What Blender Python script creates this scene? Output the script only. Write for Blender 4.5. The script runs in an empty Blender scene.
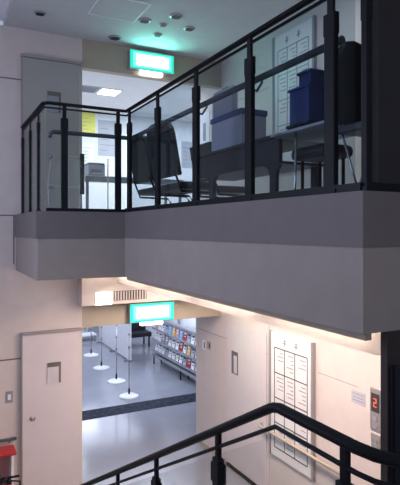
import bpy, bmesh, math, random
from mathutils import Vector, Matrix
random.seed(7)
S = bpy.context.scene
C = S.collection

# ---------------------------------------------------------------- camera, world, light
F_PX, YAW = 520.0, math.radians(27.3)          # eye at the origin, +Y down the corridor, +X to the right wall
cam_d = bpy.data.cameras.new('camera'); cam = bpy.data.objects.new('camera', cam_d); C.objects.link(cam)
cam.location = (0, 0, 0); cam.rotation_euler = (math.radians(90), 0, -YAW)
cam_d.sensor_fit = 'VERTICAL'; cam_d.sensor_height = 24; cam_d.lens = 24 * F_PX / 485
cam_d.shift_y = -12.5 / 485; cam_d.clip_start = 0.05; cam_d.clip_end = 100
S.camera = cam
S.view_settings.view_transform = 'Standard'; S.view_settings.look = 'None'
S.view_settings.gamma = 1; S.view_settings.use_curve_mapping = False
S.view_settings.exposure = 0.10
w = bpy.data.worlds.new('world'); S.world = w; w.use_nodes = True
w.node_tree.nodes['Background'].inputs[0].default_value = (0.55, 0.65, 0.9, 1)
w.node_tree.nodes['Background'].inputs[1].default_value = 0.6

def area(name, loc, rot, sx, sy, power, col):
    l = bpy.data.lights.new(name, 'AREA'); l.shape = 'RECTANGLE'; l.size = sx; l.size_y = sy
    l.energy = power; l.color = col
    o = bpy.data.objects.new(name, l); o.location = loc; o.rotation_euler = [math.radians(a) for a in rot]
    C.objects.link(o); return o
# daylight through the two stair windows (behind and left of the camera)
area('daylight_rear', (0.2, -2.85, 1.0), (90, 0, 0), 2.0, 1.8, 55, (0.78, 0.82, 1.0))
area('daylight_left', (-1.55, 4.3, 0.6), (90, 0, -90), 1.8, 2.0, 66, (0.64, 0.70, 1.0))
# ceiling light of the lower hall, upper office and lower corridor (area lamps; the hall has no fixture built)
area('hall_light', (3.0, 4.6, -0.56), (0, 0, 0), 0.4, 3.8, 128, (1.0, 0.78, 0.68))
area('office_light', (4.0, 9.0, 2.42), (0, 0, 0), 3.0, 1.6, 110, (0.84, 0.92, 1.0))
area('corridor_light', (4.3, 11.2, -1.16), (0, 0, 0), 2.6, 3.0, 66, (0.70, 0.78, 1.0))
area('corridor_light_far', (4.4, 16.0, -1.16), (0, 0, 0), 2.6, 3.0, 85, (0.74, 0.80, 1.0))
area('balcony_fill', (3.0, 4.0, 2.6), (0, 0, 0), 1.2, 3.0, 18, (0.80, 0.92, 1.0))  # fill added to brighten the upper floor and ceiling, no lamp stands there

# ---------------------------------------------------------------- materials
def mat(name, col, rough=0.6, metal=0.0, noise=0.04, scale=6.0, bump=0.0, emis=None, strength=0, spec=0.5):
    m = bpy.data.materials.new(name); m.use_nodes = True
    nt = m.node_tree; b = nt.nodes['Principled BSDF']
    b.inputs['Roughness'].default_value = rough; b.inputs['Metallic'].default_value = metal
    b.inputs['Specular IOR Level'].default_value = spec
    tc = nt.nodes.new('ShaderNodeTexCoord'); nz = nt.nodes.new('ShaderNodeTexNoise')
    nz.inputs['Scale'].default_value = scale; nz.inputs['Detail'].default_value = 3
    nt.links.new(tc.outputs['Object'], nz.inputs['Vector'])
    r = nt.nodes.new('ShaderNodeValToRGB')
    r.color_ramp.elements[0].position = 0.3; r.color_ramp.elements[1].position = 0.7
    r.color_ramp.elements[0].color = [max(0, c * (1 - noise)) for c in col] + [1]
    r.color_ramp.elements[1].color = [min(1, c * (1 + noise)) for c in col] + [1]
    nt.links.new(nz.outputs['Fac'], r.inputs['Fac']); nt.links.new(r.outputs['Color'], b.inputs['Base Color'])
    if bump:
        bp = nt.nodes.new('ShaderNodeBump'); bp.inputs['Strength'].default_value = bump
        bp.inputs['Distance'].default_value = 0.004
        n2 = nt.nodes.new('ShaderNodeTexNoise'); n2.inputs['Scale'].default_value = scale * 20
        nt.links.new(tc.outputs['Object'], n2.inputs['Vector'])
        nt.links.new(n2.outputs['Fac'], bp.inputs['Height']); nt.links.new(bp.outputs['Normal'], b.inputs['Normal'])
    if emis:
        b.inputs['Emission Color'].default_value = (*emis, 1); b.inputs['Emission Strength'].default_value = strength
    return m

def glass_mat(name, tint, refl=0.9):
    m = bpy.data.materials.new(name); m.use_nodes = True; nt = m.node_tree; nt.nodes.clear()
    out = nt.nodes.new('ShaderNodeOutputMaterial'); mx = nt.nodes.new('ShaderNodeMixShader')
    t = nt.nodes.new('ShaderNodeBsdfTransparent'); g = nt.nodes.new('ShaderNodeBsdfGlossy')
    g.inputs['Roughness'].default_value = 0.02; g.inputs['Color'].default_value = (refl, refl, refl, 1)
    t.inputs['Color'].default_value = (*tint, 1)
    lw = nt.nodes.new('ShaderNodeLayerWeight'); lw.inputs['Blend'].default_value = 0.5
    pw = nt.nodes.new('ShaderNodeMath'); pw.operation = 'POWER'; pw.inputs[1].default_value = 4.0
    f = nt.nodes.new('ShaderNodeMath'); f.operation = 'MULTIPLY_ADD'; f.inputs[1].default_value = 0.6; f.inputs[2].default_value = 0.025
    nt.links.new(lw.outputs['Facing'], pw.inputs[0]); nt.links.new(pw.outputs[0], f.inputs[0])
    nt.links.new(f.outputs[0], mx.inputs[0]); nt.links.new(t.outputs[0], mx.inputs[1]); nt.links.new(g.outputs[0], mx.inputs[2])
    nt.links.new(mx.outputs[0], out.inputs['Surface']); return m

M = {}
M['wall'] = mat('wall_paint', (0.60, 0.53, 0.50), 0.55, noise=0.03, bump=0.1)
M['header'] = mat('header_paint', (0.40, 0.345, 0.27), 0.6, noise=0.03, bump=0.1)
M['office'] = mat('office_paint', (0.72, 0.74, 0.78), 0.6, noise=0.02)
M['ceiling'] = mat('ceiling_board', (0.50, 0.50, 0.52), 0.8, noise=0.03, bump=0.2)
M['ceiling2'] = mat('ceiling_white', (0.78, 0.78, 0.80), 0.8, noise=0.02)
M['floor'] = mat('vinyl_floor', (0.26, 0.27, 0.31), 0.15, noise=0.05, scale=2.0)
M['floor2'] = mat('office_floor', (0.35, 0.35, 0.37), 0.5)
M['strip'] = mat('floor_strip', (0.030, 0.034, 0.05), 0.8, noise=0.5, scale=9, spec=0.1)
M['band'] = mat('fascia_band', (0.160, 0.146, 0.145), 0.6, bump=0.1)
M['fascia'] = mat('fascia_panel', (0.325, 0.292, 0.270), 0.6, bump=0.1)
M['joint'] = mat('joint', (0.16, 0.13, 0.13), 0.8)
M['dark_wall'] = mat('dark_stone', (0.040, 0.030, 0.030), 0.6)
M['dark_blue'] = mat('dark_blue_steel', (0.008, 0.012, 0.024), 0.35)
M['black'] = mat('black_metal', (0.006, 0.008, 0.011), 0.5, spec=0.2)
M['rail'] = mat('rail_resin', (0.006, 0.007, 0.010), 0.55, spec=0.15)
M['grey_tube'] = mat('grey_tube', (0.055, 0.075, 0.095), 0.4)
M['glass'] = glass_mat('railing_glass', (0.80, 0.85, 0.88), 0.6)
M['clear'] = glass_mat('clear_glass', (0.95, 0.97, 0.97), 0.6)
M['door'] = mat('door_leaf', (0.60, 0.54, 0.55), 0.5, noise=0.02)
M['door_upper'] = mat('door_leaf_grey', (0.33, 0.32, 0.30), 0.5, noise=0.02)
M['door_edge'] = mat('door_edge', (0.30, 0.26, 0.26), 0.5)
M['recess'] = mat('door_window_recess', (0.13, 0.11, 0.10), 0.5)
M['pane_w'] = mat('frosted_pane', (0.55, 0.52, 0.54), 0.35)
M['chrome'] = mat('chrome', (0.62, 0.62, 0.65), 0.22, metal=0.9)
M['steel'] = mat('brushed_steel', (0.40, 0.38, 0.38), 0.4, metal=0.6)
M['white'] = mat('white_plastic', (0.75, 0.75, 0.78), 0.5)
M['paper'] = mat('paper', (0.80, 0.80, 0.84), 0.7)
M['ink'] = mat('ink', (0.03, 0.03, 0.035), 0.7)
M['grey'] = mat('grey_plastic', (0.25, 0.26, 0.29), 0.5)
M['mark'] = mat('pale_grey_print', (0.32, 0.30, 0.32), 0.7)
M['lightgrey'] = mat('light_grey_plastic', (0.42, 0.43, 0.50), 0.5)
M['board'] = mat('board_face', (0.70, 0.68, 0.68), 0.45, noise=0.02)
M['fabric'] = mat('dark_vinyl', (0.016, 0.019, 0.026), 0.5, bump=0.2)
M['desk'] = mat('dark_desk', (0.020, 0.022, 0.030), 0.45)
M['charcoal'] = mat('charcoal_fabric', (0.035, 0.042, 0.050), 0.7, bump=0.2)
M['blue'] = mat('blue_plastic', (0.030, 0.075, 0.27), 0.45)
M['blueband'] = mat('blue_band', (0.045, 0.07, 0.22), 0.5)
M['yellow'] = mat('yellow_paper', (0.72, 0.70, 0.16), 0.7)
M['red'] = mat('red_paint', (0.42, 0.030, 0.030), 0.35)
M['pink'] = mat('pink_paper', (0.62, 0.30, 0.30), 0.7)
M['cyan'] = mat('light_blue_paper', (0.16, 0.42, 0.70), 0.7)
M['orange'] = mat('orange_paper', (0.75, 0.42, 0.14), 0.7)
M['purple'] = mat('purple_paper', (0.25, 0.16, 0.38), 0.7)
M['leaf'] = mat('leaf_green', (0.05, 0.13, 0.04), 0.5, noise=0.3)
M['leaf_dark'] = mat('dark_leaf', (0.02, 0.04, 0.025), 0.5, noise=0.3)
M['soil'] = mat('soil', (0.05, 0.035, 0.02), 0.9)
M['sign_edge'] = mat('sign_edge_green', (0.0, 0.45, 0.33), 0.4, emis=(0.03, 0.62, 0.46), strength=1.0)
M['sign_mid'] = mat('sign_mid_green', (0.1, 0.8, 0.6), 0.4, emis=(0.20, 0.80, 0.66), strength=1.2)
M['sign_face'] = mat('sign_face_glow', (0.8, 1, 0.95), 0.4, emis=(0.50, 1.0, 0.88), strength=3.2)
M['sign_pale'] = mat('sign_pale', (0.8, 1, 0.95), 0.4, emis=(0.85, 1.0, 0.97), strength=4.5)
M['lamp_white'] = mat('lamp_diffuser', (1, 1, 1), 0.5, emis=(1, 1, 1), strength=5)
M['lamp_cool'] = mat('lamp_cool', (1, 1, 1), 0.5, emis=(0.8, 0.88, 1), strength=9)
M['tube_warm'] = mat('tube_warm', (1, 1, 1), 0.5, emis=(1.0, 0.82, 0.66), strength=24)
M['display'] = mat('display_red', (0.2, 0.0, 0.0), 0.4, emis=(1.0, 0.16, 0.08), strength=1.2)

# ---------------------------------------------------------------- helpers
def box(bm, x0, x1, y0, y1, z0, z1, mi=0):
    v = [bm.verts.new(p) for p in ((x0,y0,z0),(x1,y0,z0),(x1,y1,z0),(x0,y1,z0),(x0,y0,z1),(x1,y0,z1),(x1,y1,z1),(x0,y1,z1))]
    for f in ((3,2,1,0),(4,5,6,7),(0,1,5,4),(1,2,6,5),(2,3,7,6),(3,0,4,7)):
        bm.faces.new([v[i] for i in f]).material_index = mi
def tube(bm, pts, r, n=10, sx=1.0, sz=1.0):
    """swept round (or oval: sx wide, sz high) bar along a path"""
    pts = [Vector(p) for p in pts]; rings = []
    for i, p in enumerate(pts):
        a = pts[max(i-1, 0)]; b = pts[min(i+1, len(pts)-1)]; d = (b-a).normalized()
        up = Vector((0,0,1)) if abs(d.z) < 0.95 else Vector((0,1,0))
        s = d.cross(up).normalized(); u = s.cross(d).normalized()
        rings.append([bm.verts.new(p + s*math.cos(2*math.pi*k/n)*r*sx + u*math.sin(2*math.pi*k/n)*r*sz) for k in range(n)])
    for q in range(len(rings)-1):
        for k in range(n):
            bm.faces.new([rings[q][k], rings[q][(k+1)%n], rings[q+1][(k+1)%n], rings[q+1][k]]).smooth = True
    bm.faces.new(rings[0][::-1]); bm.faces.new(rings[-1])
def lathe(bm, prof, cx=0, cy=0, n=20):
    rings = [[bm.verts.new((cx+r*math.cos(2*math.pi*k/n), cy+r*math.sin(2*math.pi*k/n), z)) for k in range(n)] for r, z in prof]
    for q in range(len(rings)-1):
        for k in range(n):
            bm.faces.new([rings[q][k], rings[q][(k+1)%n], rings[q+1][(k+1)%n], rings[q+1][k]]).smooth = True
    bm.faces.new(rings[0][::-1]); bm.faces.new(rings[-1])
def arc(cx, cz, r, a0, a1, n=6):
    return [(cx + r*math.cos(math.radians(a0+(a1-a0)*i/n)), cz + r*math.sin(math.radians(a0+(a1-a0)*i/n))) for i in range(n+1)]
def slab_outline(bm, outline, d0, d1, axis='y'):
    """extrude a 2D outline (u,z) between d0 and d1 along axis"""
    P = (lambda u, z, d: (u, d, z)) if axis == 'y' else (lambda u, z, d: (d, u, z))
    a = [bm.verts.new(P(u, z, d0)) for u, z in outline]; b = [bm.verts.new(P(u, z, d1)) for u, z in outline]
    bm.faces.new(a); bm.faces.new(b[::-1]); n = len(a)
    for i in range(n): bm.faces.new([a[i], b[i], b[(i+1)%n], a[(i+1)%n]])
def obj(name, bm, m, parent=None, bevel=0.0):
    bmesh.ops.recalc_face_normals(bm, faces=bm.faces)
    me = bpy.data.meshes.new(name); bm.to_mesh(me); bm.free()
    for x in (m if isinstance(m, (list, tuple)) else [m]): me.materials.append(x)
    o = bpy.data.objects.new(name, me); C.objects.link(o)
    if parent: o.parent = parent
    if bevel:
        b = o.modifiers.new('bevel', 'BEVEL'); b.width = bevel; b.segments = 2; b.limit_method = 'ANGLE'
    return o
def bx(name, r, m, parent=None, bevel=0.0):
    bm = bmesh.new(); box(bm, *r); return obj(name, bm, m, parent, bevel)
def tb(name, pts, r, m, parent=None, **k):
    bm = bmesh.new(); tube(bm, pts, r, **k); return obj(name, bm, m, parent)
def struct(name, r, m):
    bm = bmesh.new()
    for q in (r if isinstance(r[0], (list, tuple)) else [r]): box(bm, *q)
    o = obj(name, bm, m); o['kind'] = 'structure'; return o
def tag(o, label, cat, group=None):
    o['label'] = label; o['category'] = cat
    if group: o['group'] = group
    return o
def thing(name, label, cat, loc=(0,0,0), rz=0, group=None):
    o = bpy.data.objects.new(name, None); C.objects.link(o); o.location = loc
    o.rotation_euler = (0, 0, math.radians(rz)); o.empty_display_size = 0.1
    return tag(o, label, cat, group)
def dup(root, loc, rz=None, label=None):
    r = root.copy(); C.objects.link(r); r.location = loc
    if rz is not None: r.rotation_euler = (0, 0, math.radians(rz))
    if label: r['label'] = label
    for ch in list(root.children):
        c = ch.copy(); C.objects.link(c); c.parent = r
        for g in ch.children:
            d = g.copy(); C.objects.link(d); d.parent = c
    return r

# ---------------------------------------------------------------- the setting
ZL, XR, YB = -3.66, 4.09, 7.18      # lower floor, right wall, back wall
CE = 2.66
struct('floor', (-1.6, 8.0, -3.0, 20.0, ZL-0.1, ZL), M['floor'])
struct('trim_1', (1.72, 5.7, 9.90, 10.42, ZL, ZL+0.003), M['strip'])           # dark strip in the corridor floor
struct('floor_upper', [(1.99, XR, 2.10, YB, -0.50, 0.0), (1.08, 1.99, 5.66, YB, -0.50, 0.0)], M['ceiling2'])
struct('floor_office', (1.2, 8.0, YB+0.14, 11.0, -0.30, 0.0), M['floor2'])
struct('floor_landing', [(-1.6, 0.86, -3.0, 1.11, -1.85, -1.65), (0.86, 3.2, -3.0, 0.72, -1.85, -1.65)], M['floor'])
st = [(-1.0, 0.86, 1.11+0.34*i, 1.11+0.34*(i+1), -1.85-0.19*(i+1)-0.05, -1.65-0.183*(i+1)) for i in range(10)]
struct('floor_stairs', st, M['floor'])
struct('ceiling', (0.84, XR+0.12, -3.0, YB+0.12, CE, CE+0.12), M['ceiling'])
struct('ceiling_stairwell', (-1.7, 0.84, -3.0, YB+0.12, CE+0.10, CE+0.22), M['ceiling2'])
struct('ceiling_office', (1.2, 8.0, YB+0.12, 11.0, 2.46, 2.60), M['ceiling2'])
struct('ceiling_corridor', (1.6, 8.0, YB+0.14, 20.0, -1.12, -0.9), M['ceiling2'])
# back wall with its two openings, one above the other
struct('wall_back', [(-1.6, 1.86, YB, YB+0.12, ZL, CE), (1.86, XR, YB, YB+0.12, -0.50, 0.0)], M['wall'])
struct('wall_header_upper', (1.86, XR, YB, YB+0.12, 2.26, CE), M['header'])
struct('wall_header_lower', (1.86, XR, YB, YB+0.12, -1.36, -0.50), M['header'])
struct('wall_right', (XR, XR+0.12, 2.09, 8.08, ZL, CE), M['wall'])
struct('wall_right_front', (XR, XR+0.12, -3.0, 2.09, ZL, CE), M['wall'])
struct('wall_left', [(-1.72, -1.6, -3.0, 3.3, ZL, CE+0.2), (-1.72, -1.6, 5.3, YB, ZL, CE+0.2), (-1.72, -1.6, 3.3, 5.3, ZL, -0.5), (-1.72, -1.6, 3.3, 5.3, 1.7, CE+0.2)], M['wall'])
struct('wall_rear', [(-1.72, -1.0, -3.12, -3.0, ZL, CE+0.2), (1.4, XR+0.12, -3.12, -3.0, ZL, CE+0.2), (-1.0, 1.4, -3.12, -3.0, ZL, 0.0), (-1.0, 1.4, -3.12, -3.0, 2.0, CE+0.2)], M['wall'])
for nm, fr in (('window_1', [(-1.0, 1.4, -3.07, -3.03, 0.0, 0.06), (-1.0, 1.4, -3.07, -3.03, 1.94, 2.0), (-1.0, -0.94, -3.07, -3.03, 0.06, 1.94), (1.34, 1.4, -3.07, -3.03, 0.06, 1.94), (0.17, 0.23, -3.07, -3.03, 0.06, 1.94)]),
               ('window_2', [(-1.68, -1.64, 3.3, 5.3, -0.5, -0.44), (-1.68, -1.64, 3.3, 5.3, 1.64, 1.7), (-1.68, -1.64, 3.3, 3.36, -0.44, 1.64), (-1.68, -1.64, 5.24, 5.3, -0.44, 1.64), (-1.68, -1.64, 4.27, 4.33, -0.44, 1.64)])):
    wo = struct(nm, fr, M['steel'])
    if nm == 'window_1': bx('window_pane', (-0.94, 1.34, -3.055, -3.045, 0.06, 1.94), M['clear'], wo)
    else: bx('window_pane', (-1.665, -1.655, 3.36, 5.24, -0.44, 1.64), M['clear'], wo)
struct('wall_screen', [(2.12, XR, 1.97, 2.015, ZL, -0.53)], M['dark_wall'])
struct('wall_screen_upper', [(2.15, XR, 2.06, 2.14, 0.0, CE)], M['dark_wall'])
# office and corridor shells
struct('wall_office_back', (1.2, 8.0, 10.6, 10.7, 0.0, 2.46), M['office'])
struct('wall_office_left', (1.60, 1.72, YB+0.12, 10.6, 0.0, 2.46), M['office'])
struct('wall_office_right', (7.9, 8.0, 8.08, 10.6, 0.0, 2.46), M['office'])
struct('wall_corridor_left', (1.60, 1.72, YB+0.12, 20.0, ZL, -1.12), M['office'])
struct('wall_corridor_right', [(6.7, 6.8, 13.4, 20.0, ZL, -1.12), (5.7, 6.8, 8.08, 13.4, ZL, -1.12)], M['office'])
struct('wall_corridor_end', (1.6, 6.8, 19.4, 19.5, ZL, -1.12), M['office'])
struct('wall_side_room', (XR+0.12, 6.8, 8.0, 8.08, ZL, -1.12), M['office'])
struct('wall_side_office', (XR+0.12, 7.9, 8.0, 8.08, 0, 2.46), M['office'])
# fascia: upper band and lower panel along the three visible slab edges and the near end
struct('trim_2', [(1.94, 2.0, 1.96, 5.61, -0.09, 0.20), (0.97, 2.0, 5.61, 5.67, -0.09, 0.20), (0.97, 1.09, 5.67, YB, -0.09, 0.20), (2.0, XR, 1.96, 2.05, -0.09, 0.20)], M['band'])
struct('trim_3', [(1.945, 1.99, 1.965, 5.62, -0.53, -0.09), (0.985, 1.99, 5.62, 5.66, -0.53, -0.09), (0.985, 1.09, 5.66, YB, -0.53, -0.09), (1.99, XR, 1.965, 2.10, -0.53, -0.09)], M['fascia'])
# inner downstand and lit trough beam
struct('trim_4', [(1.995, 2.04, 2.0, 5.7, -0.575, -0.50)], M['header'])
struct('trim_5', [(2.30, 2.42, 2.17, YB, -0.73, -0.50)], M['wall'])
# joints
struct('trim_6', [(0.6, 0.97, YB-0.008, YB, 0.185, 0.20), (0.95, 0.962, YB-0.008, YB, -0.45, 0.185)], M['joint'])
struct('trim_7', [(0.5, 1.06, YB-0.006, YB, -1.70, -1.685), (0.5, 1.10, YB-0.006, YB, 1.975, 1.99)], M['joint'])
struct('trim_8', [(XR-0.004, XR, 5.82, 8.0, -1.70, -1.692), (XR-0.004, XR, 4.2, 4.85, -1.70, -1.692), (XR-0.004, XR, 5.86, 5.868, ZL, -0.6),
                  (XR-0.004, XR, 5.86, 8.0, 1.94, 1.948)], M['mark'])
struct('baseboard_right', (XR-0.012, XR, 2.1, 8.08, ZL, ZL+0.07), M['header'])
struct('baseboard_back', (-1.5, 1.0, YB-0.012, YB, ZL, ZL+0.07), M['joint'])
# bulkhead over the lower opening, with its air slot
struct('trim_9', (1.80, XR, 6.96, YB, -1.03, -0.50), M['wall'])

# doors on the back wall
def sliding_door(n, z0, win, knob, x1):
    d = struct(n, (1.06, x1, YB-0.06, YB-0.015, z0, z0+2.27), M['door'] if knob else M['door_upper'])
    bx('window_recess', (1.375, 1.555, YB-0.066, YB-0.058, z0+win, z0+win+0.28), M['recess'], d)
    bx('window_pane', (1.375, 1.525, YB-0.070, YB-0.066, z0+win, z0+win+0.22), M['pane_w'] if n == 'door_1' else M['grey'], d)
    bx('door_edge', (1.045, 1.06, YB-0.064, YB-0.01, z0, z0+2.29), M['door_edge'], d)
    bx('door_rail', (1.04, 1.84, YB-0.072, YB-0.008, z0+2.275, z0+2.31), M['door_edge'], d)
    if knob:
        bm = bmesh.new(); lathe(bm, [(0.038, 0), (0.038, 0.008), (0.02, 0.012), (0.014, 0.03)])
        k = obj('door_knob', bm, M['steel'], d); k.location = (1.185, YB-0.058, -2.49); k.rotation_euler = (math.radians(90), 0, 0)
    return d
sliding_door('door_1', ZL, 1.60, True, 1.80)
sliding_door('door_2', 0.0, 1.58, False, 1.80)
d3 = struct('door_3', (XR-0.012, XR, 5.92, 7.00, ZL, -1.42), M['door'])
bx('window_recess', (XR-0.018, XR-0.011, 6.66, 6.84, -2.18, -1.84), M['recess'], d3)
bx('window_pane', (XR-0.021, XR-0.018, 6.68, 6.77, -2.16, -1.90), M['pane_w'], d3)
# dark blue steel door set in the screen wall
d4 = struct('door_4', (2.14, 3.9, 1.957, 1.97, ZL, -0.715), M['dark_blue'])
bx('door_frame', (2.13, 2.15, 1.945, 1.957, ZL, -0.705), M['black'], d4)

# ---------------------------------------------------------------- balcony railing
ZT = 1.37
ys = [2.23, 3.06, 3.887, 4.72, 5.54]
rl = thing('balcony_railing', 'black glass-panelled balcony railing around the upper floor edge', 'railing', (1.97, 5.64, 0.20))
rl_off = Vector(rl.location)
def RP(name, bm, m, parent=None, bevel=0):
    bmesh.ops.translate(bm, verts=bm.verts, vec=-rl_off); return obj(name, bm, m, parent or rl, bevel)
bm = bmesh.new(); tube(bm, [(1.06, YB-0.03, ZT-0.02), (1.06, 5.68, ZT-0.02), (1.10, 5.64, ZT-0.02), (1.97, 5.64, ZT-0.02), (1.97, 2.03, ZT-0.02), (2.01, 1.99, ZT-0.02), (XR-0.02, 1.99, ZT-0.02)], 0.018, sx=1.5); RP('top_rail', bm, M['rail'])
bm = bmesh.new(); tube(bm, [(1.06, YB-0.03, 1.30), (1.06, 5.64, 1.30), (1.97, 5.64, 1.30), (1.97, 1.99, 1.30), (XR-0.02, 1.99, 1.30)], 0.011, n=6); RP('under_rail', bm, M['black'])
bm = bmesh.new()
for q in ((1.95, 1.99, 1.99, 5.64, 0.20, 0.245), (1.08, 1.97, 5.62, 5.66, 0.20, 0.235), (1.99, XR-0.01, 1.97, 2.01, 0.20, 0.245)): box(bm, *q)
RP('bottom_rail', bm, M['black'])
def post(x, y, wx, wy, slim=1.0):
    bm = bmesh.new()
    box(bm, x-wx, x+wx, y-wy, y+wy, 0.20, 1.17)
    box(bm, x-wx*0.6, x+wx*0.6, y-wy*0.6, y+wy*0.6, 1.17, 1.34)
    box(bm, x-wx*1.12, x+wx*1.12, y-wy*1.12, y+wy*1.12, 1.08, 1.20)
    p = RP('post', bm, M['black'], bevel=0.003)
    b2 = bmesh.new(); box(b2, x-wx*1.5, x+wx*1.5, y-wy*1.5, y+wy*1.5, 0.201, 0.225)
    bmesh.ops.translate(b2, verts=b2.verts, vec=-rl_off); obj('base_plate', b2, M['black'], p)
for y in ys: post(1.97, y, 0.018, 0.040)
post(1.99, 1.985, 0.02, 0.02); post(2.55, 1.99, 0.034, 0.02); post(3.3, 1.99, 0.034, 0.02)
for x in (1.27, 1.87): post(x, 5.64, 0.034, 0.018)
for y in (5.98, 6.52, 7.10): post(1.06, y, 0.016, 0.026)
yy = [5.60] + ys[::-1][1:] + [2.03]
for a, b in zip(yy[:-1], yy[1:]):
    bm = bmesh.new(); box(bm, 1.966, 1.974, b+0.02, a-0.02, 0.25, 1.285); RP('glass_panel', bm, M['glass'])
for a, b in ((1.08, 1.25), (1.29, 1.85), (1.89, 1.96)):
    bm = bmesh.new(); box(bm, a, b, 5.636, 5.644, 0.24, 1.285); RP('glass_panel', bm, M['clear'])
for a, b in ((2.03, 2.53), (2.57, 3.28), (3.32, 4.07)):
    bm = bmesh.new(); box(bm, a, b, 1.986, 1.994, 0.25, 1.285); RP('glass_panel', bm, M['glass'])
for a, b in ((5.68, 5.95), (6.0, 6.49), (6.55, 7.08)):
    bm = bmesh.new(); box(bm, 1.056, 1.064, a, b, 0.21, 1.285); RP('glass_panel', bm, M['clear'])
# the grey handrail carried on brackets inside the glass
bm = bmesh.new(); tube(bm, [(1.14, 5.74, 1.00), (1.14, 5.74, 1.04), (1.17, 5.74, 1.065), (2.02, 5.74, 1.065), (2.07, 5.70, 1.07), (2.07, 2.25, 1.08)], 0.024); hr = RP('handrail', bm, M['grey_tube'])
def bracket(p, q):
    b2 = bmesh.new(); tube(b2, [p, ((p[0]+q[0])/2, (p[1]+q[1])/2, p[2]-0.01), (q[0], q[1], q[2]-0.02), q], 0.009, n=6)
    bmesh.ops.translate(b2, verts=b2.verts, vec=-rl_off); obj('bracket', b2, M['grey_tube'], hr)
for y in ys: bracket((1.985, y, 0.985), (2.07, y, 1.06))
for x in (1.27, 1.87): bracket((x, 5.66, 0.985), (x, 5.74, 1.05))

# ---------------------------------------------------------------- stair railing
X = 0.775; SL = 0.545; Y0 = 1.085; Z0 = -0.447
def rz_(y): return Z0 if y <= Y0 else Z0 - SL*(y-Y0)
sr = thing('stair_railing', 'black glass-panelled stair railing rising to the landing in the foreground', 'railing', (X, 1.11, -1.65)); so = Vector(sr.location)
def SP(name, bm, m, parent=None, bevel=0):
    bmesh.ops.translate(bm, verts=bm.verts, vec=-so); return obj(name, bm, m, parent or sr, bevel)
bend = [(X + 0.14*(1-math.cos(math.radians(a))), 0.80 - 0.14*math.sin(math.radians(a)), Z0) for a in (0, 18, 36, 54, 72, 90)]
path = [(X, 4.5, rz_(4.5)), (X, 1.11, rz_(1.11)), (X, 1.095, rz_(1.095)-0.001), (X, 1.07, Z0)] + bend + [(1.7, 0.66, Z0)]
bm = bmesh.new(); tube(bm, path, 0.0128, n=14, sx=1.25); SP('top_rail', bm, M['rail'])
low = [(x, y, z-0.052) for x, y, z in path[:1] + [(X, Y0, Z0)] + bend + path[-1:]]
bm = bmesh.new(); tube(bm, low, 0.006, n=8); SP('under_rail', bm, M['black'])
for y in (0.834, 1.38, 1.87, 2.34, 2.83, 3.32, 3.81, 4.30):
    z = rz_(y); bm = bmesh.new()
    base = -1.65 if y < 1.11 else -1.65 - 0.183*(int((y-1.11)/0.34)+1)
    box(bm, X-0.012, X+0.012, y-0.019, y+0.019, base, z-0.085)
    box(bm, X-0.015, X+0.015, y-0.024, y+0.024, z-0.16, z-0.10)
    box(bm, X-0.007, X+0.007, y-0.011, y+0.011, z-0.10, z-0.005)
    p = SP('post', bm, M['black'], bevel=0.003)
    b2 = bmesh.new(); tube(b2, [(X-0.02, y, z-0.20), (X+0.02, y, z-0.20)], 0.009, n=8); SP('clamp', b2, M['steel'], p)
def glass_quad(y0, y1):
    bm = bmesh.new(); o = [(y0, rz_(y0)-0.075), (y1, rz_(y1)-0.075), (y1, rz_(y1)-1.02), (y0, rz_(y0)-1.02)]
    slab_outline(bm, o, X-0.003, X+0.003, 'x'); SP('glass_panel', bm, M['clear'])
glass_quad(0.86, 1.105); 
for a, b in ((1.13, 1.36), (1.40, 1.85), (1.89, 2.32), (2.36, 2.81), (2.85, 3.30), (3.34, 3.79), (3.83, 4.28)): glass_quad(a, b)
for x in (1.25, 1.66):
    bm = bmesh.new(); box(bm, x-0.019, x+0.019, 0.648, 0.672, -1.65, -0.55); box(bm, x-0.01, x+0.01, 0.653, 0.667, -0.55, -0.47); SP('post', bm, M['black'])

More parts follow.
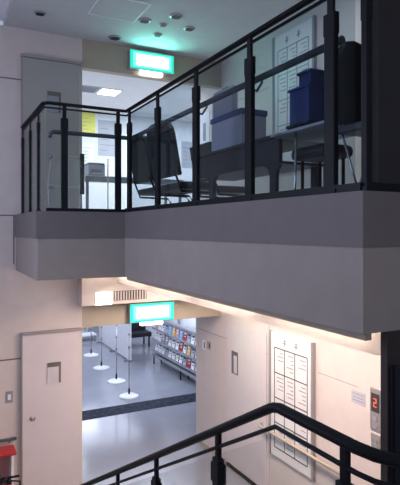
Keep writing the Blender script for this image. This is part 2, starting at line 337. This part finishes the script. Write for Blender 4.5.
# ---------------------------------------------------------------- exit signs and lamps
def exit_sign(z, label):
    t = thing('exit_sign', label, 'exit sign', (2.87, YB, z))
    bx('housing', (-0.35, 0.35, -0.10, 0.0, -0.14, 0.14), M['steel'], t, 0.006)
    bx('green_border', (-0.34, 0.34, -0.108, -0.10, -0.13, 0.13), M['sign_edge'], t)
    f = bx('face', (-0.25, 0.25, -0.112, -0.108, -0.08, 0.08), M['sign_face'], t)
    for q in ((-0.295, 0.295, -0.1095, -0.108, 0.08, 0.105), (-0.295, 0.295, -0.1095, -0.108, -0.105, -0.08), (-0.295, -0.25, -0.1095, -0.108, -0.08, 0.08), (0.25, 0.295, -0.1095, -0.108, -0.08, 0.08)): bx('glow_rim', q, M['sign_mid'], t)
    # running figure and doorway in paler light
    bm = bmesh.new()
    def bar(p, q, w):
        p = Vector(p); q = Vector(q); d = (q-p).normalized(); n = Vector((-d.y, d.x))*w/2
        slab_outline(bm, [(a.x, a.y) for a in (p+n, q+n, q-n, p-n)], -0.115, -0.112)
    bar((0.07, 0.075), (0.20, 0.075), 0.014); bar((0.07, -0.07), (0.07, 0.075), 0.014); bar((0.20, -0.07), (0.20, 0.075), 0.014)
    bar((0.0, 0.03), (-0.02, -0.02), 0.03); bar((-0.02, -0.02), (-0.07, -0.06), 0.02); bar((-0.01, -0.02), (0.03, -0.07), 0.02)
    bar((0.0, 0.03), (0.045, 0.0), 0.014); bar((-0.005, 0.03), (-0.05, 0.01), 0.014); bar((0.0, 0.05), (0.018, 0.05), 0.02)
    bar((-0.20, 0.0), (-0.10, 0.0), 0.02); bar((-0.20, 0.0), (-0.16, 0.035), 0.018); bar((-0.20, 0.0), (-0.16, -0.035), 0.018)
    obj('pictogram', bm, M['sign_pale'], f)
    bx('down_light', (-0.17, 0.17, -0.095, -0.02, -0.19, -0.143), M['lamp_white'], t, 0.004)
    l = bpy.data.lights.new('exit_glow', 'AREA'); l.shape = 'RECTANGLE'; l.size = 0.6; l.size_y = 0.25; l.energy = 6; l.color = (0.15, 1.0, 0.78)
    o = bpy.data.objects.new('exit_glow', l); o.location = (0, -0.13, 0); o.rotation_euler = (math.radians(-90), 0, 0); C.objects.link(o); o.parent = t
exit_sign(2.46, 'glowing green exit sign above the upper opening, under the ceiling')
exit_sign(-1.20, 'glowing green exit sign above the lower corridor opening')

# trough tubes behind the fascia
for i, y in enumerate((2.75, 3.95, 5.15, 6.35)):
    t = thing('fluorescent_lamp', 'warm lit tube lamp in the slab-edge trough, %s' % ('nearest the lift', 'second from the lift', 'third from the lift', 'farthest')[i], 'lamp', (2.17, y, -0.50), 0, 'tube lamps in the slab-edge trough')
    tb('tube', [(0, -0.5, -0.045), (0, 0.5, -0.045)], 0.014, M['tube_warm'], t)
    bx('batten', (-0.03, 0.03, -0.54, 0.54, -0.02, 0), M['white'], t)
    for s in (-1, 1): bx('lamp_holder', (-0.015, 0.015, s*0.52-0.012, s*0.52+0.012, -0.065, -0.02), M['white'], t)
# upper ceiling fittings
def ring_fit(x, y, r, dark, label):
    t = thing('ceiling_fitting', label, 'ceiling fitting', (x, y, CE), group='round fittings in the upper ceiling')
    bm = bmesh.new(); lathe(bm, [(r, 0), (r, -0.006), (r*0.8, -0.014), (r*0.7, -0.014)]); obj('rim', bm, M['steel'] if not dark else M['grey'], t)
    bm = bmesh.new()
    for k in range(-2, 3):
        h = math.sqrt(max(0.0001, (r*0.68)**2 - (k*r*0.25)**2)); box(bm, -h, h, k*r*0.25-0.006, k*r*0.25+0.006, -0.022, -0.012)
    obj('louvre', bm, M['ink'] if dark else M['joint'], t)
for x, y, r, d, l in ((2.40, 6.18, 0.085, 0, 'round louvred ceiling fitting, leftmost of the cluster above the upper exit sign'),
                    (2.70, 5.88, 0.085, 0, 'round louvred ceiling fitting nearest the camera in the cluster'),
                    (3.02, 6.16, 0.075, 0, 'round louvred ceiling fitting, rightmost of the cluster'),
                    (2.66, 6.20, 0.055, 0, 'small round ceiling fitting in the middle of the cluster'),
                    (2.73, 6.55, 0.065, 0, 'round ceiling fitting of the cluster closest to the header wall'),
                    (1.18, 6.56, 0.075, 1, 'dark round ceiling vent alone at the upper left'),
                    (2.25, 6.92, 0.095, 1, 'dark round ceiling vent beside the upper exit sign')):
    ring_fit(x, y, r, d, l)
hx = thing('ceiling_hatch', 'square access hatch outlined in the upper ceiling', 'hatch', (2.0, 6.0, CE))
bx('hatch_panel', (-0.28, 0.28, -0.28, 0.28, -0.004, 0), M['ceiling'], hx)
bm = bmesh.new()
for q in ((-0.30, 0.30, -0.30, -0.285, -0.008, 0), (-0.30, 0.30, 0.285, 0.30, -0.008, 0), (-0.30, -0.285, -0.285, 0.285, -0.008, 0), (0.285, 0.30, -0.285, 0.285, -0.008, 0)): box(bm, *q)
obj('frame', bm, M['white'], hx)
t = thing('office_ceiling_light', 'bright square ceiling light in the upper room', 'ceiling light', (2.80, 8.95, 2.46))
bx('frame', (-0.20, 0.20, -0.20, 0.20, -0.015, 0), M['white'], t); bx('diffuser', (-0.16, 0.16, -0.17, 0.17, -0.022, -0.015), M['lamp_cool'], t)
t = thing('ceiling_vent', 'grey square vent beside the bright ceiling light', 'vent', (2.42, 8.95, 2.46))
bx('frame', (-0.17, 0.17, -0.20, 0.20, -0.012, 0), M['lightgrey'], t)
bm = bmesh.new()
for k in range(6): box(bm, -0.14, 0.14, -0.16+k*0.06, -0.13+k*0.06, -0.018, -0.012)
obj('slat', bm, M['grey'], t)
t = thing('air_grille', 'slotted air grille in the bulkhead above the lower opening', 'grille', (2.49, 6.96, -0.915))
bx('backing', (-0.24, 0.24, -0.006, 0, -0.065, 0.065), M['ink'], t)
bm = bmesh.new()
for k in range(12): box(bm, -0.23+k*0.04, -0.212+k*0.04, -0.016, -0.006, -0.06, 0.06)
obj('fin', bm, M['wall'], t)
t = thing('wall_light', 'glaring white light panel at the left end of the bulkhead', 'lamp', (2.10, 6.96, -0.94))
bx('frame', (-0.12, 0.12, -0.01, 0, -0.09, 0.09), M['white'], t); bx('diffuser', (-0.115, 0.115, -0.018, -0.01, -0.085, 0.085), M['lamp_white'], t)
for i, (x, y) in enumerate(((2.7, 11.3), (3.6, 11.3), (3.3, 13.6), (4.6, 11.3), (4.4, 16.2))):
    t = thing('corridor_ceiling_light', 'square lit ceiling panel of the lower corridor, ' + ('over the floor strip on the left', 'over the floor strip in the middle', 'above the third pole stand', 'over the strip beside the leaflet rack', 'furthest in, above the partition')[i], 'ceiling light', (x, y, -1.12), group='corridor ceiling lights')
    bx('frame', (-0.33, 0.33, -0.33, 0.33, -0.02, 0), M['white'], t); bx('diffuser', (-0.29, 0.29, -0.29, 0.29, -0.028, -0.02), M['lamp_cool'], t)

# ---------------------------------------------------------------- notice boards on the right wall
def board(y0, y1, z0, z1, label, upper):
    t = thing('notice_board', label, 'board', (XR, (y0+y1)/2, z0)); h = z1-z0; w2 = (y1-y0)/2
    bx('panel', (-0.03, 0, -w2, w2, 0, h), M['board'], t)
    for s in (-1, 1): bx('side_frame', (-0.045, 0, s*w2-0.018, s*w2+0.018, -0.01, h+0.01), M['steel'] if not upper else M['grey'], t)
    bm = bmesh.new()
    L, R_, T = -w2+0.10, w2-0.10, h-0.20
    rows = [T - r*0.33 for r in range(6) if T - r*0.33 > 0.05]
    for z in rows: box(bm, -0.034, -0.03, L, R_, z-0.006, z+0.006)
    for y in (L, L+(R_-L)*0.36, L+(R_-L)*0.68, R_): box(bm, -0.034, -0.03, y-0.005, y+0.005, rows[-1], T)
    obj('grid_lines', bm, M['ink'] if not upper else M['grey'], t)
    bm = bmesh.new(); rnd = random.Random(3)
    for r in range(len(rows)-1):
        for c in range(3):
            ya = L + (R_-L)*(0, 0.36, 0.68)[c] + 0.03; zb = rows[r]-0.05
            for k in range(rnd.randint(2, 5)):
                ln = rnd.uniform(0.05, 0.15); box(bm, -0.033, -0.03, ya, ya+ln, zb-k*0.05-0.012, zb-k*0.05)
    obj('print', bm, M['mark'], t)['kind'] = 'stuff'
    for y in (-0.12, 0.12):
        bm = bmesh.new()
        box(bm, -0.034, -0.03, y-0.035, y+0.035, h-0.12, h-0.105); box(bm, -0.034, -0.03, y-0.006, y+0.006, h-0.15, h-0.06); box(bm, -0.034, -0.03, y-0.03, y+0.02, h-0.085, h-0.075)
        obj('heading_character', bm, M['grey'], t)
board(4.92, 5.80, -3.0, -1.36, 'white floor directory board with black grid on the lower right wall', False)
board(4.90, 5.72, 0.75, 2.55, 'white gridded directory board on the upper wall behind the balcony glass', True)

# lift call panel
t = thing('lift_call_panel', 'steel lift call panel with a red lit floor number', 'lift panel', (XR, 3.94, -2.07))
bx('plate', (-0.02, 0, -0.075, 0.075, 0, 0.43), M['steel'], t, 0.004)
s = bx('display', (-0.024, -0.02, -0.055, 0.055, 0.19, 0.38), M['ink'], t)
bm = bmesh.new()
for a in ((-0.02, 0.02, 0.321, 0.330), (-0.02, 0.02, 0.281, 0.290), (-0.02, 0.02, 0.241, 0.250), (-0.02, -0.011, 0.281, 0.330), (0.011, 0.02, 0.241, 0.290)): box(bm, -0.028, -0.024, *a)
obj('digit', bm, M['display'], s)
for z in (0.12, 0.05):
    bm = bmesh.new(); lathe(bm, [(0.028, 0), (0.026, 0.008)]); b = obj('button', bm, M['grey'], t); b.location = (-0.02, 0, z); b.rotation_euler = (0, math.radians(-90), 0)
t = thing('lift_button_panel', 'lower steel button plate below the lit lift panel', 'lift panel', (XR, 3.94, -2.36))
bx('plate', (-0.02, 0, -0.06, 0.06, 0, 0.25), M['steel'], t, 0.004)
for z in (0.05, 0.12, 0.19):
    bm = bmesh.new(); lathe(bm, [(0.024, 0), (0.022, 0.008)]); b = obj('button', bm, M['grey'], t); b.location = (-0.02, 0, z); b.rotation_euler = (0, math.radians(-90), 0)
for y0, y1, z0, z1, lb in ((4.10, 4.30, -1.88, -1.74, 'pale grey notice plate beside the lift panel display'), (4.06, 4.20, -2.36, -2.28, 'small pale plate beside the lower lift buttons')):
    t = thing('notice_plate', lb, 'notice', (XR, y0, z0)); bx('plate', (-0.006, 0, 0, y1-y0, 0, z1-z0), M['lightgrey'], t)
    bm = bmesh.new()
    for k in range(3): box(bm, -0.008, -0.006, 0.02, y1-y0-0.02, (z1-z0)*(0.22+0.25*k), (z1-z0)*(0.32+0.25*k))
    obj('print', bm, M['mark'], t)
# small notices on the end of the right wall
for i, (y, z, hh, m, lb) in enumerate(((7.78, -2.02, 0.16, 'paper', 'lower small white notice at the corridor end of the right wall'), (7.60, -1.98, 0.13, 'mark', 'small grey notice nearer the camera at the wall end'))):
    t = thing('wall_notice', lb, 'notice', (XR, y, z)); bx('sheet', (-0.004, 0, -0.06, 0.06, 0, hh), M[m], t)
    bx('print', (-0.006, -0.004, -0.04, -0.01, 0.03, hh-0.03), M['ink'], t)
tag(tb('wall_handrail', [(XR-0.07, 4.3, -2.70), (XR-0.07, 6.0, -2.70), (XR-0.01, 6.05, -2.70)], 0.02, M['header']), 'pale handrail running along the lower right wall', 'handrail')
t = thing('wall_handrail', 'dark handrail on the back wall left of the sliding door', 'handrail', (0.5, YB-0.07, -2.71))
tb('rail', [(-1.2, 0, 0), (0.48, 0, 0)], 0.02, M['grey_tube'], t)
for x in (0.0, 0.40): tb('bracket', [(x, 0, 0), (x, 0.03, -0.05), (x, 0.07, -0.05)], 0.01, M['grey_tube'], t, n=6)
t = thing('light_switch', 'small grey wall switch left of the lower sliding door', 'switch', (0.90, YB, -2.18))
bx('plate', (-0.045, 0.045, -0.012, 0, -0.075, 0.075), M['grey'], t, 0.003); bx('rocker', (-0.02, 0.02, -0.018, -0.012, -0.035, 0.035), M['white'], t)

# fire extinguisher corner below the handrail
t = thing('display_stand', 'red-edged white display stand under the handrail at bottom left', 'stand', (0.76, 7.00, ZL))
bx('shelf_top', (-0.25, 0.19, -0.13, 0.13, 0.83, 0.87), M['red'], t, 0.004); bx('side_panel', (0.13, 0.16, -0.12, 0.12, 0, 0.83), M['white'], t)
bx('side_panel', (-0.24, -0.21, -0.12, 0.12, 0, 0.83), M['white'], t); bx('back_panel', (-0.21, 0.13, 0.10, 0.12, 0, 0.83), M['pink'], t)
bx('lower_shelf', (-0.21, 0.13, -0.12, 0.10, 0.30, 0.33), M['white'], t)
t = thing('fire_extinguisher', 'red fire extinguisher standing at the bottom left below the handrail', 'fire extinguisher', (0.84, 6.70, ZL))
bm = bmesh.new(); lathe(bm, [(0.085, 0), (0.09, 0.02), (0.09, 0.42), (0.075, 0.49), (0.035, 0.54), (0.03, 0.57)]); obj('body', bm, M['red'], t)
bm = bmesh.new(); lathe(bm, [(0.03, 0.571), (0.03, 0.60), (0.015, 0.63)]); v = obj('valve', bm, M['black'], t)
bx('handle', (-0.02, 0.12, -0.012, 0.012, 0.63, 0.65), M['black'], t)
tb('hose', [(0.02, 0, 0.60), (0.12, -0.02, 0.58), (0.14, -0.02, 0.40), (0.11, -0.02, 0.15)], 0.011, M['black'], t)
def plant(loc, label, h, r, leafm, potm, n, seed):
    t = thing('potted_plant', label, 'plant', loc); rnd = random.Random(seed)
    bm = bmesh.new(); lathe(bm, [(r*0.7, 0), (r, h*0.35), (r*0.92, h*0.35), (r*0.9, h*0.31)]); obj('pot', bm, potm, t)
    bm = bmesh.new(); lathe(bm, [(r*0.88, h*0.30), (r*0.85, h*0.32)]); obj('soil', bm, M['soil'], t)
    bm = bmesh.new()
    for k in range(n):
        a = rnd.uniform(0, 6.28); b = rnd.uniform(0.3, 1.3); L = h*rnd.uniform(0.5, 0.75); wd = L*0.13
        d = Vector((math.cos(a)*math.sin(b), math.sin(a)*math.sin(b), math.cos(b))); s = Vector((-math.sin(a), math.cos(a), 0))
        p0 = Vector((0, 0, h*0.32)); prev = None
        for i in range(6):
            f = i/5; c = p0 + d*L*f - Vector((0, 0, L*0.35*f*f*math.sin(b))); wv = wd*math.sin(math.pi*min(0.97, 0.12+f*0.85))
            cur = [bm.verts.new(c-s*wv), bm.verts.new(c+Vector((0, 0, -wv*0.3))), bm.verts.new(c+s*wv)]
            if prev:
                for j in (0, 1): bm.faces.new([prev[j], prev[j+1], cur[j+1], cur[j]])
            prev = cur
    o = obj('foliage', bm, leafm, t); md = o.modifiers.new('thick', 'SOLIDIFY'); md.thickness = 0.002
plant((0.72, 6.96, ZL+0.334), 'small dark-leaved plant in a red pot on the stand at bottom left', 0.36, 0.07, M['leaf_dark'], M['red'], 14, 1)

# ---------------------------------------------------------------- things on the upper floor
def chair(label, loc, rz, w_=0.46, top=1.05, round_=0.12):
    t = thing('office_chair', label, 'chair', loc, rz, 'black padded chairs on the balcony')       # faces local -Y ; back at +Y
    bm = bmesh.new(); box(bm, -w_/2, w_/2, -0.22, 0.22, 0.42, 0.50); obj('seat', bm, M['fabric'], t, 0.03)
    r = round_; a = w_/2
    out = [(-a, 0.56), (a, 0.56)] + [(a-r+r*math.cos(math.radians(q)), top-r+r*math.sin(math.radians(q))) for q in (0, 22, 45, 67, 90)] + [(-a+r-r*math.sin(math.radians(q)), top-r+r*math.cos(math.radians(q))) for q in (0, 22, 45, 67, 90)]
    bm = bmesh.new(); slab_outline(bm, out, 0.20, 0.27)
    for v in bm.verts: v.co.y += (v.co.z-0.56)*0.18
    obj('backrest', bm, M['fabric'], t, 0.015)
    for s in (-1, 1):
        tb('frame', [(s*a*0.9, 0.28, 0.60), (s*a*0.9, 0.22, 0.46), (s*a*0.9, 0.20, 0.40), (s*a*0.9, -0.17, 0.39), (s*a*0.9, -0.21, 0.35), (s*a*0.9, -0.22, 0.02), (s*a*0.9, 0.24, 0.012)], 0.012, M['black'], t, n=8)
    return t
chair('black padded chair by the railing corner, farther of the two with rounded backs', (2.47, 5.74, 0), 90, 0.58, 1.09, 0.16)
chair('black padded chair in front of its twin, second from the railing corner', (2.46, 5.08, 0), 90, 0.64, 1.13, 0.17)
chair('black low-backed chair behind the rounded chairs, by the end of the black desk', (3.06, 5.30, 0), 90, 0.50, 0.98, 0.02)

def desk(label, x0, x1, y0, y1, top, apr):
    t = thing('long_desk', label, 'desk', ((x0+x1)/2, (y0+y1)/2, 0)); a = (x1-x0)/2; b = (y1-y0)/2
    bx('desk_top', (-a, a, -b, b, top-0.03, top), M['desk'], t, 0.005)
    bx('apron', (-a+0.02, -a+0.05, -b+0.03, b-0.03, apr, top-0.03), M['desk'], t)
    bx('shelf', (-a+0.05, a-0.05, -b+0.05, b-0.05, apr, apr+0.02), M['desk'], t)
    for y in (-b+0.13, b-0.37):
        bm = bmesh.new()
        out = [(y-0.04, 0.0), (y-0.04, apr-0.09)] + [(y-0.13+0.09*math.cos(math.radians(q)), apr-0.09+0.09*math.sin(math.radians(q))) for q in (30, 60, 90)] + \
              [(y+0.13-0.09*math.sin(math.radians(q)), apr-0.09+0.09*math.cos(math.radians(q))) for q in (0, 30, 60)] + [(y+0.04, apr-0.09), (y+0.04, 0.0)]
        slab_outline(bm, out, -a+0.03, -a+0.06, 'x'); obj('leg', bm, M['desk'], t)
        bx('leg', (a-0.09, a-0.06, y-0.04, y+0.04, 0, apr), M['desk'], t)
desk('long black desk with a deep apron carrying the blue-lidded boxes', 2.28, 2.80, 3.14, 4.62, 0.72, 0.50)
def storage_box(label, loc, sx, sy, h, body, band, rz=0):
    t = thing('storage_box', label, 'box', loc, rz)
    bx('body', (-sx/2, sx/2, -sy/2, sy/2, 0, h), M[body], t, 0.008)
    bx('lid', (-sx/2-0.008, sx/2+0.008, -sy/2-0.008, sy/2+0.008, h, h+0.05), M[band], t, 0.006)
    return t
storage_box('pale grey storage box with a blue lid on the black desk', (2.49, 4.07, 0.72), 0.26, 0.54, 0.28, 'lightgrey', 'blueband')
t = thing('upright_case', 'flat grey case standing upright on the blue lid of the storage box', 'case', (2.40, 4.15, 1.05))
bx('body', (-0.03, 0.03, -0.18, 0.16, 0.0, 0.24), M['lightgrey'], t, 0.006); bx('edge_strip', (-0.032, 0.032, 0.16, 0.18, 0, 0.235), M['white'], t)
bx('handle', (-0.008, 0.008, -0.05, 0.05, 0.24, 0.26), M['grey'], t)
# folding table with the blue boxes
t = thing('folding_table', 'small pale-topped table with thin metal legs beside the balcony glass', 'table', (2.45, 2.80, 0), 0)
bx('table_top', (-0.28, 0.22, -0.30, 0.30, 0.665, 0.685), M['lightgrey'], t, 0.003)
for p in ((-0.25, 0.06), (-0.20, -0.26), (0.19, -0.26), (0.19, 0.26)): tb('leg', [(p[0], p[1], 0), (p[0], p[1]-0.02, 0.665)], 0.009, M['chrome'], t, n=8)
def crate(label, loc, sx, sy, h, m='blue'):
    t = thing('plastic_crate', label, 'crate', loc)
    bx('body', (-sx/2, sx/2, -sy/2, sy/2, 0, h-0.02), M[m], t, 0.006); bx('rim', (-sx/2-0.01, sx/2+0.01, -sy/2-0.01, sy/2+0.01, h-0.02, h), M[m], t, 0.003)
crate('black tray under the blue crates on the pale table', (2.42, 2.95, 0.685), 0.24, 0.24, 0.07, 'desk')
crate('wide blue crate, lower of the two by the directory board', (2.42, 2.95, 0.755), 0.22, 0.22, 0.26)
crate('blue crate set on top of the wider blue crate', (2.42, 2.90, 1.015), 0.20, 0.13, 0.10)
t = thing('stool', 'low black padded stool under the pale table', 'stool', (2.47, 2.84, 0))
bx('seat', (-0.19, 0.09, -0.18, 0.18, 0.49, 0.58), M['fabric'], t, 0.035)
for x in (-0.12, 0.04):
    for y in (-0.12, 0.12): tb('leg', [(x, y, 0), (x, y, 0.49)], 0.012, M['black'], t, n=8)
# folding chair and tall dark chair near the corner post
t = thing('folding_chair', 'dark high-backed chair with crossed thin metal legs at the near balcony corner', 'chair', (2.30, 2.27, 0))
bx('seat', (-0.14, 0.14, -0.11, 0.12, 0.57, 0.62), M['desk'], t, 0.01)
for y in (-0.08, 0.10):
    tb('leg', [(-0.12, y, 0.57), (0.10, y, 0.0)], 0.007, M['chrome'], t, n=6)
    tb('leg', [(0.14, y, 0.57), (-0.08, y+0.016, 0.0)], 0.007, M['chrome'], t, n=6)
bm = bmesh.new(); slab_outline(bm, [(-0.14, 0.64), (0.14, 0.64), (0.14, 1.02)] + [(0.14*math.cos(math.radians(q)), 1.02+0.14*math.sin(math.radians(q))) for q in (22, 45, 67, 90, 113, 135, 158)] + [(-0.14, 1.02)], 0.12, 0.16, 'y')
obj('backrest', bm, M['charcoal'], t, 0.012)
for x in (-0.10, 0.10): tb('back_post', [(x, 0.13, 0.585), (x, 0.14, 0.66)], 0.008, M['chrome'], t, n=6)

# tubular stand in front of the upper door, and the upper room's furniture
t = thing('tubular_stand', 'low tube frame with a dark upright in front of the upper sliding door', 'stand', (1.29, 6.5, 0))
tb('frame', [(0.01, 0, 0.0), (-0.02, 0, 0.40), (-0.025, 0, 0.60), (0.0, 0, 0.905)], 0.010, M['steel'], t, n=8)
for z in (0.905, 0.53):
    tb('crossbar', [(0, 0, z), (0.38, 0, z)], 0.009, M['steel'], t, n=8)
    bm = bmesh.new(); lathe(bm, [(0.02, z-0.03), (0.03, z), (0.02, z+0.03)]); obj('joint_cap', bm, M['grey'], t)
bx('upright', (0.37, 0.42, -0.02, 0.02, 0.45, 0.96), M['desk'], t, 0.006)
for x in (0.385, 0.45): tb('leg', [(x+0.02, 0, 0.0), (x, 0, 0.45)] if x > 0.4 else [(x, 0, 0), (x, 0, 0.45)], 0.009, M['grey'], t, n=8)
t = thing('office_desk', 'pale desk with a dark edge in the upper room opening', 'desk', (2.62, 7.72, 0))
bx('desk_top', (-0.65, 0.9, -0.32, 0.32, 0.75, 0.79), M['white'], t); bx('front_edge', (-0.66, 0.91, -0.33, -0.32, 0.70, 0.78), M['grey'], t)
for x in (-0.62, 0.86):
    for y in (-0.29, 0.28): bx('leg', (x-0.018, x+0.018, y-0.018, y+0.018, 0, 0.75), M['grey'], t)
t = thing('printer', 'grey desktop printer on the pale desk in the upper room', 'printer', (2.16, 7.62, 0.79))
bx('body', (-0.125, 0.125, -0.13, 0.13, 0, 0.17), M['lightgrey'], t, 0.012); bx('lid', (-0.12, 0.12, -0.125, 0.125, 0.17, 0.20), M['grey'], t, 0.006)
bx('paper_slot', (-0.09, 0.07, -0.136, -0.13, 0.05, 0.10), M['grey'], t); bx('output_tray', (-0.08, 0.06, -0.20, -0.13, 0.03, 0.04), M['white'], t)
t = thing('display_pole', 'thin grey pole standing on the floor by the printer desk', 'pole', (2.20, 7.08, 0))
tb('pole', [(0, 0, 0.02), (0, 0, 1.0)], 0.008, M['steel'], t, n=8); bm = bmesh.new(); lathe(bm, [(0.09, 0), (0.09, 0.01), (0.012, 0.02)]); obj('base', bm, M['steel'], t)
def poster(x0, x1, z0, z1, m, label, y=10.6):
    t = thing('poster', label, 'poster', ((x0+x1)/2, y, z0)); a = (x1-x0)/2
    bx('sheet', (-a, a, -0.006, 0, 0, z1-z0), M[m], t)
    bm = bmesh.new(); rr = random.Random(int(x0*100))
    for k in range(5): box(bm, -a*0.8, -a*0.8+a*rr.uniform(0.6, 1.5), -0.009, -0.006, (z1-z0)*(0.15+0.15*k), (z1-z0)*(0.17+0.15*k))
    obj('print', bm, M['mark'], t)
poster(2.70, 3.02, 1.92, 2.42, 'yellow', 'yellow poster on the back wall of the upper room')
poster(2.74, 3.00, 1.35, 1.80, 'paper', 'white notice below the yellow poster')
poster(3.08, 3.50, 1.55, 2.30, 'lightgrey', 'large pale blue-grey notice right of the yellow poster')
poster(3.10, 3.48, 1.05, 1.45, 'paper', 'white notice low on the upper room wall, below the large one')
poster(4.3, 4.9, 1.3, 2.0, 'paper', 'large white sheet on the upper room wall behind the padded chairs')
poster(5.0, 5.35, 1.4, 2.0, 'lightgrey', 'pale grey sheet on the upper room wall near the right')
t = thing('wall_notice', 'white notice near the end of the upper right wall', 'notice', (XR, 7.75, 1.35)); bx('sheet', (-0.005, 0, -0.16, 0.16, 0, 0.62), M['paper'], t); bx('print', (-0.007, -0.005, -0.05, 0.05, 0.15, 0.45), M['mark'], t)

# ---------------------------------------------------------------- lower corridor
def stanchion(loc, label):
    t = thing('pole_stand', label, 'pole stand', loc, group='pole stands lined up in the corridor')
    bm = bmesh.new(); lathe(bm, [(0.22, 0), (0.22, 0.015), (0.17, 0.035), (0.04, 0.05), (0.03, 0.06)], n=28); obj('base', bm, M['white'], t)
    bm = bmesh.new(); lathe(bm, [(0.022, 0.06), (0.022, 0.17), (0.014, 0.18)]); obj('collar', bm, M['black'], t)
    tb('pole', [(0, 0, 0.17), (0, 0, 1.35)], 0.012, M['steel'], t, n=10)
    for z in (0.78, 1.08):
        bm = bmesh.new(); lathe(bm, [(0.02, z-0.03), (0.027, z), (0.02, z+0.03)]); obj('joint_cap', bm, M['grey'], t)
    bm = bmesh.new(); lathe(bm, [(0.03, 1.35), (0.03, 1.38), (0.01, 1.40)]); obj('finial', bm, M['steel'], t)
    return t
p0 = stanchion((3.86, 10.88, ZL), 'round-based pole stand nearest the dark floor strip')
dup(p0, (3.97, 12.10, ZL), label='round-based pole stand, second from the dark floor strip')
dup(p0, (4.00, 13.45, ZL), label='round-based pole stand, third from the dark floor strip')
dup(p0, (4.14, 14.95, ZL), label='round-based pole stand furthest down the corridor, by the plant')
t = thing('partition', 'white partition panel standing along the lower corridor', 'partition', (4.90, 15.15, ZL))
bx('panel', (-0.03, 0.03, -1.45, 1.45, 0.05, 1.5), M['white'], t)
for y in (-1.35, 0, 1.35): bx('foot', (-0.14, 0.14, y-0.03, y+0.03, 0, 0.05), M['grey'], t)
t = thing('corridor_bench', 'dark bench at the far right of the lower corridor', 'bench', (5.70, 15.5, ZL))
bx('seat', (-0.55, 0.45, -0.28, 0.28, 0.32, 0.46), M['desk'], t, 0.02)
bx('backrest', (-0.55, 0.45, 0.22, 0.30, 0.46, 0.85), M['desk'], t, 0.02)
for x in (-0.48, 0.38):
    for y in (-0.22, 0.22): bx('leg', (x-0.02, x+0.02, y-0.02, y+0.02, 0, 0.32), M['black'], t)
plant((4.70, 17.9, ZL), 'leafy green plant in a pale pot at the far left of the corridor', 0.85, 0.16, M['leaf'], M['white'], 26, 5)
t = thing('side_table', 'very low white table at the far left of the corridor in front of the plant', 'table', (4.50, 17.05, ZL))
bx('table_top', (-0.35, 0.35, -0.25, 0.25, 0.18, 0.22), M['white'], t)
for x in (-0.30, 0.30):
    for y in (-0.2, 0.2): bx('leg', (x-0.02, x+0.02, y-0.02, y+0.02, 0, 0.18), M['grey'], t)
# leaflet rack
RX = 5.50
t = thing('leaflet_rack', 'long grey leaflet rack on wheels along the corridor wall', 'rack', (RX, 11.5, ZL))
for y in (-1.75, -0.58, 0.58, 1.75): bx('upright', (0.10, 0.14, y-0.015, y+0.015, 0.06, 1.65), M['grey'], t)
for r, z in enumerate((0.36, 0.66, 0.96, 1.26)):
    bx('tray', (-0.12, 0.10, -1.77, 1.77, z, z+0.015), M['steel'], t); bx('tray_lip', (-0.135, -0.12, -1.77, 1.77, z, z+0.05), M['grey'], t)
bx('base_frame', (-0.14, 0.16, -1.79, 1.79, 0.24, 0.29), M['grey'], t)
for y in (-1.7, 0, 1.7):
    for x in (-0.10, 0.12): tb('leg', [(x, y, 0), (x, y, 0.24)], 0.02, M['black'], t, n=8)
cols = ['paper', 'paper', 'cyan', 'paper', 'pink', 'paper', 'orange', 'purple', 'lightgrey', 'paper', 'mark', 'yellow', 'paper', 'red']
cname = {'paper': 'white', 'cyan': 'light blue', 'pink': 'pink', 'orange': 'orange', 'purple': 'purple', 'lightgrey': 'pale grey', 'mark': 'grey', 'yellow': 'yellow', 'red': 'red'}
meshes = {}
for c in set(cols):
    bm = bmesh.new(); box(bm, -0.006, 0.006, -0.085, 0.085, 0, 0.235)
    o = obj('leaflet', bm, [M[c], M['ink'] if c in ('paper', 'yellow', 'lightgrey') else M['paper']]); bm = bmesh.new(); bm.from_mesh(o.data)
    box(bm, -0.008, -0.006, -0.06, 0.06, 0.15, 0.19, 1); box(bm, -0.008, -0.006, -0.06, 0.03, 0.09, 0.11, 1); bm.to_mesh(o.data); bm.free()
    meshes[c] = o.data; bpy.data.objects.remove(o)
ordn = ['nearest', 'second', 'third', 'fourth', 'fifth', 'sixth', 'seventh', 'eighth', 'ninth', 'tenth', 'eleventh', 'twelfth', 'thirteenth', 'fourteenth', 'fifteenth', 'sixteenth']
for r, z in enumerate((0.375, 0.675, 0.975)):
    for k in range(16):
        c = random.choice(cols); o = bpy.data.objects.new('leaflet', meshes[c]); C.objects.link(o)
        o.location = (RX-0.05, 11.5-1.65+k*0.22, ZL+z+0.002); o.rotation_euler = (0, math.radians(12), 0)
        tag(o, '%s leaflet in the %s rack row, %s from the near end' % (cname[c], ('bottom', 'middle', 'top')[r], ordn[k]), 'leaflet', 'leaflets on the corridor rack')
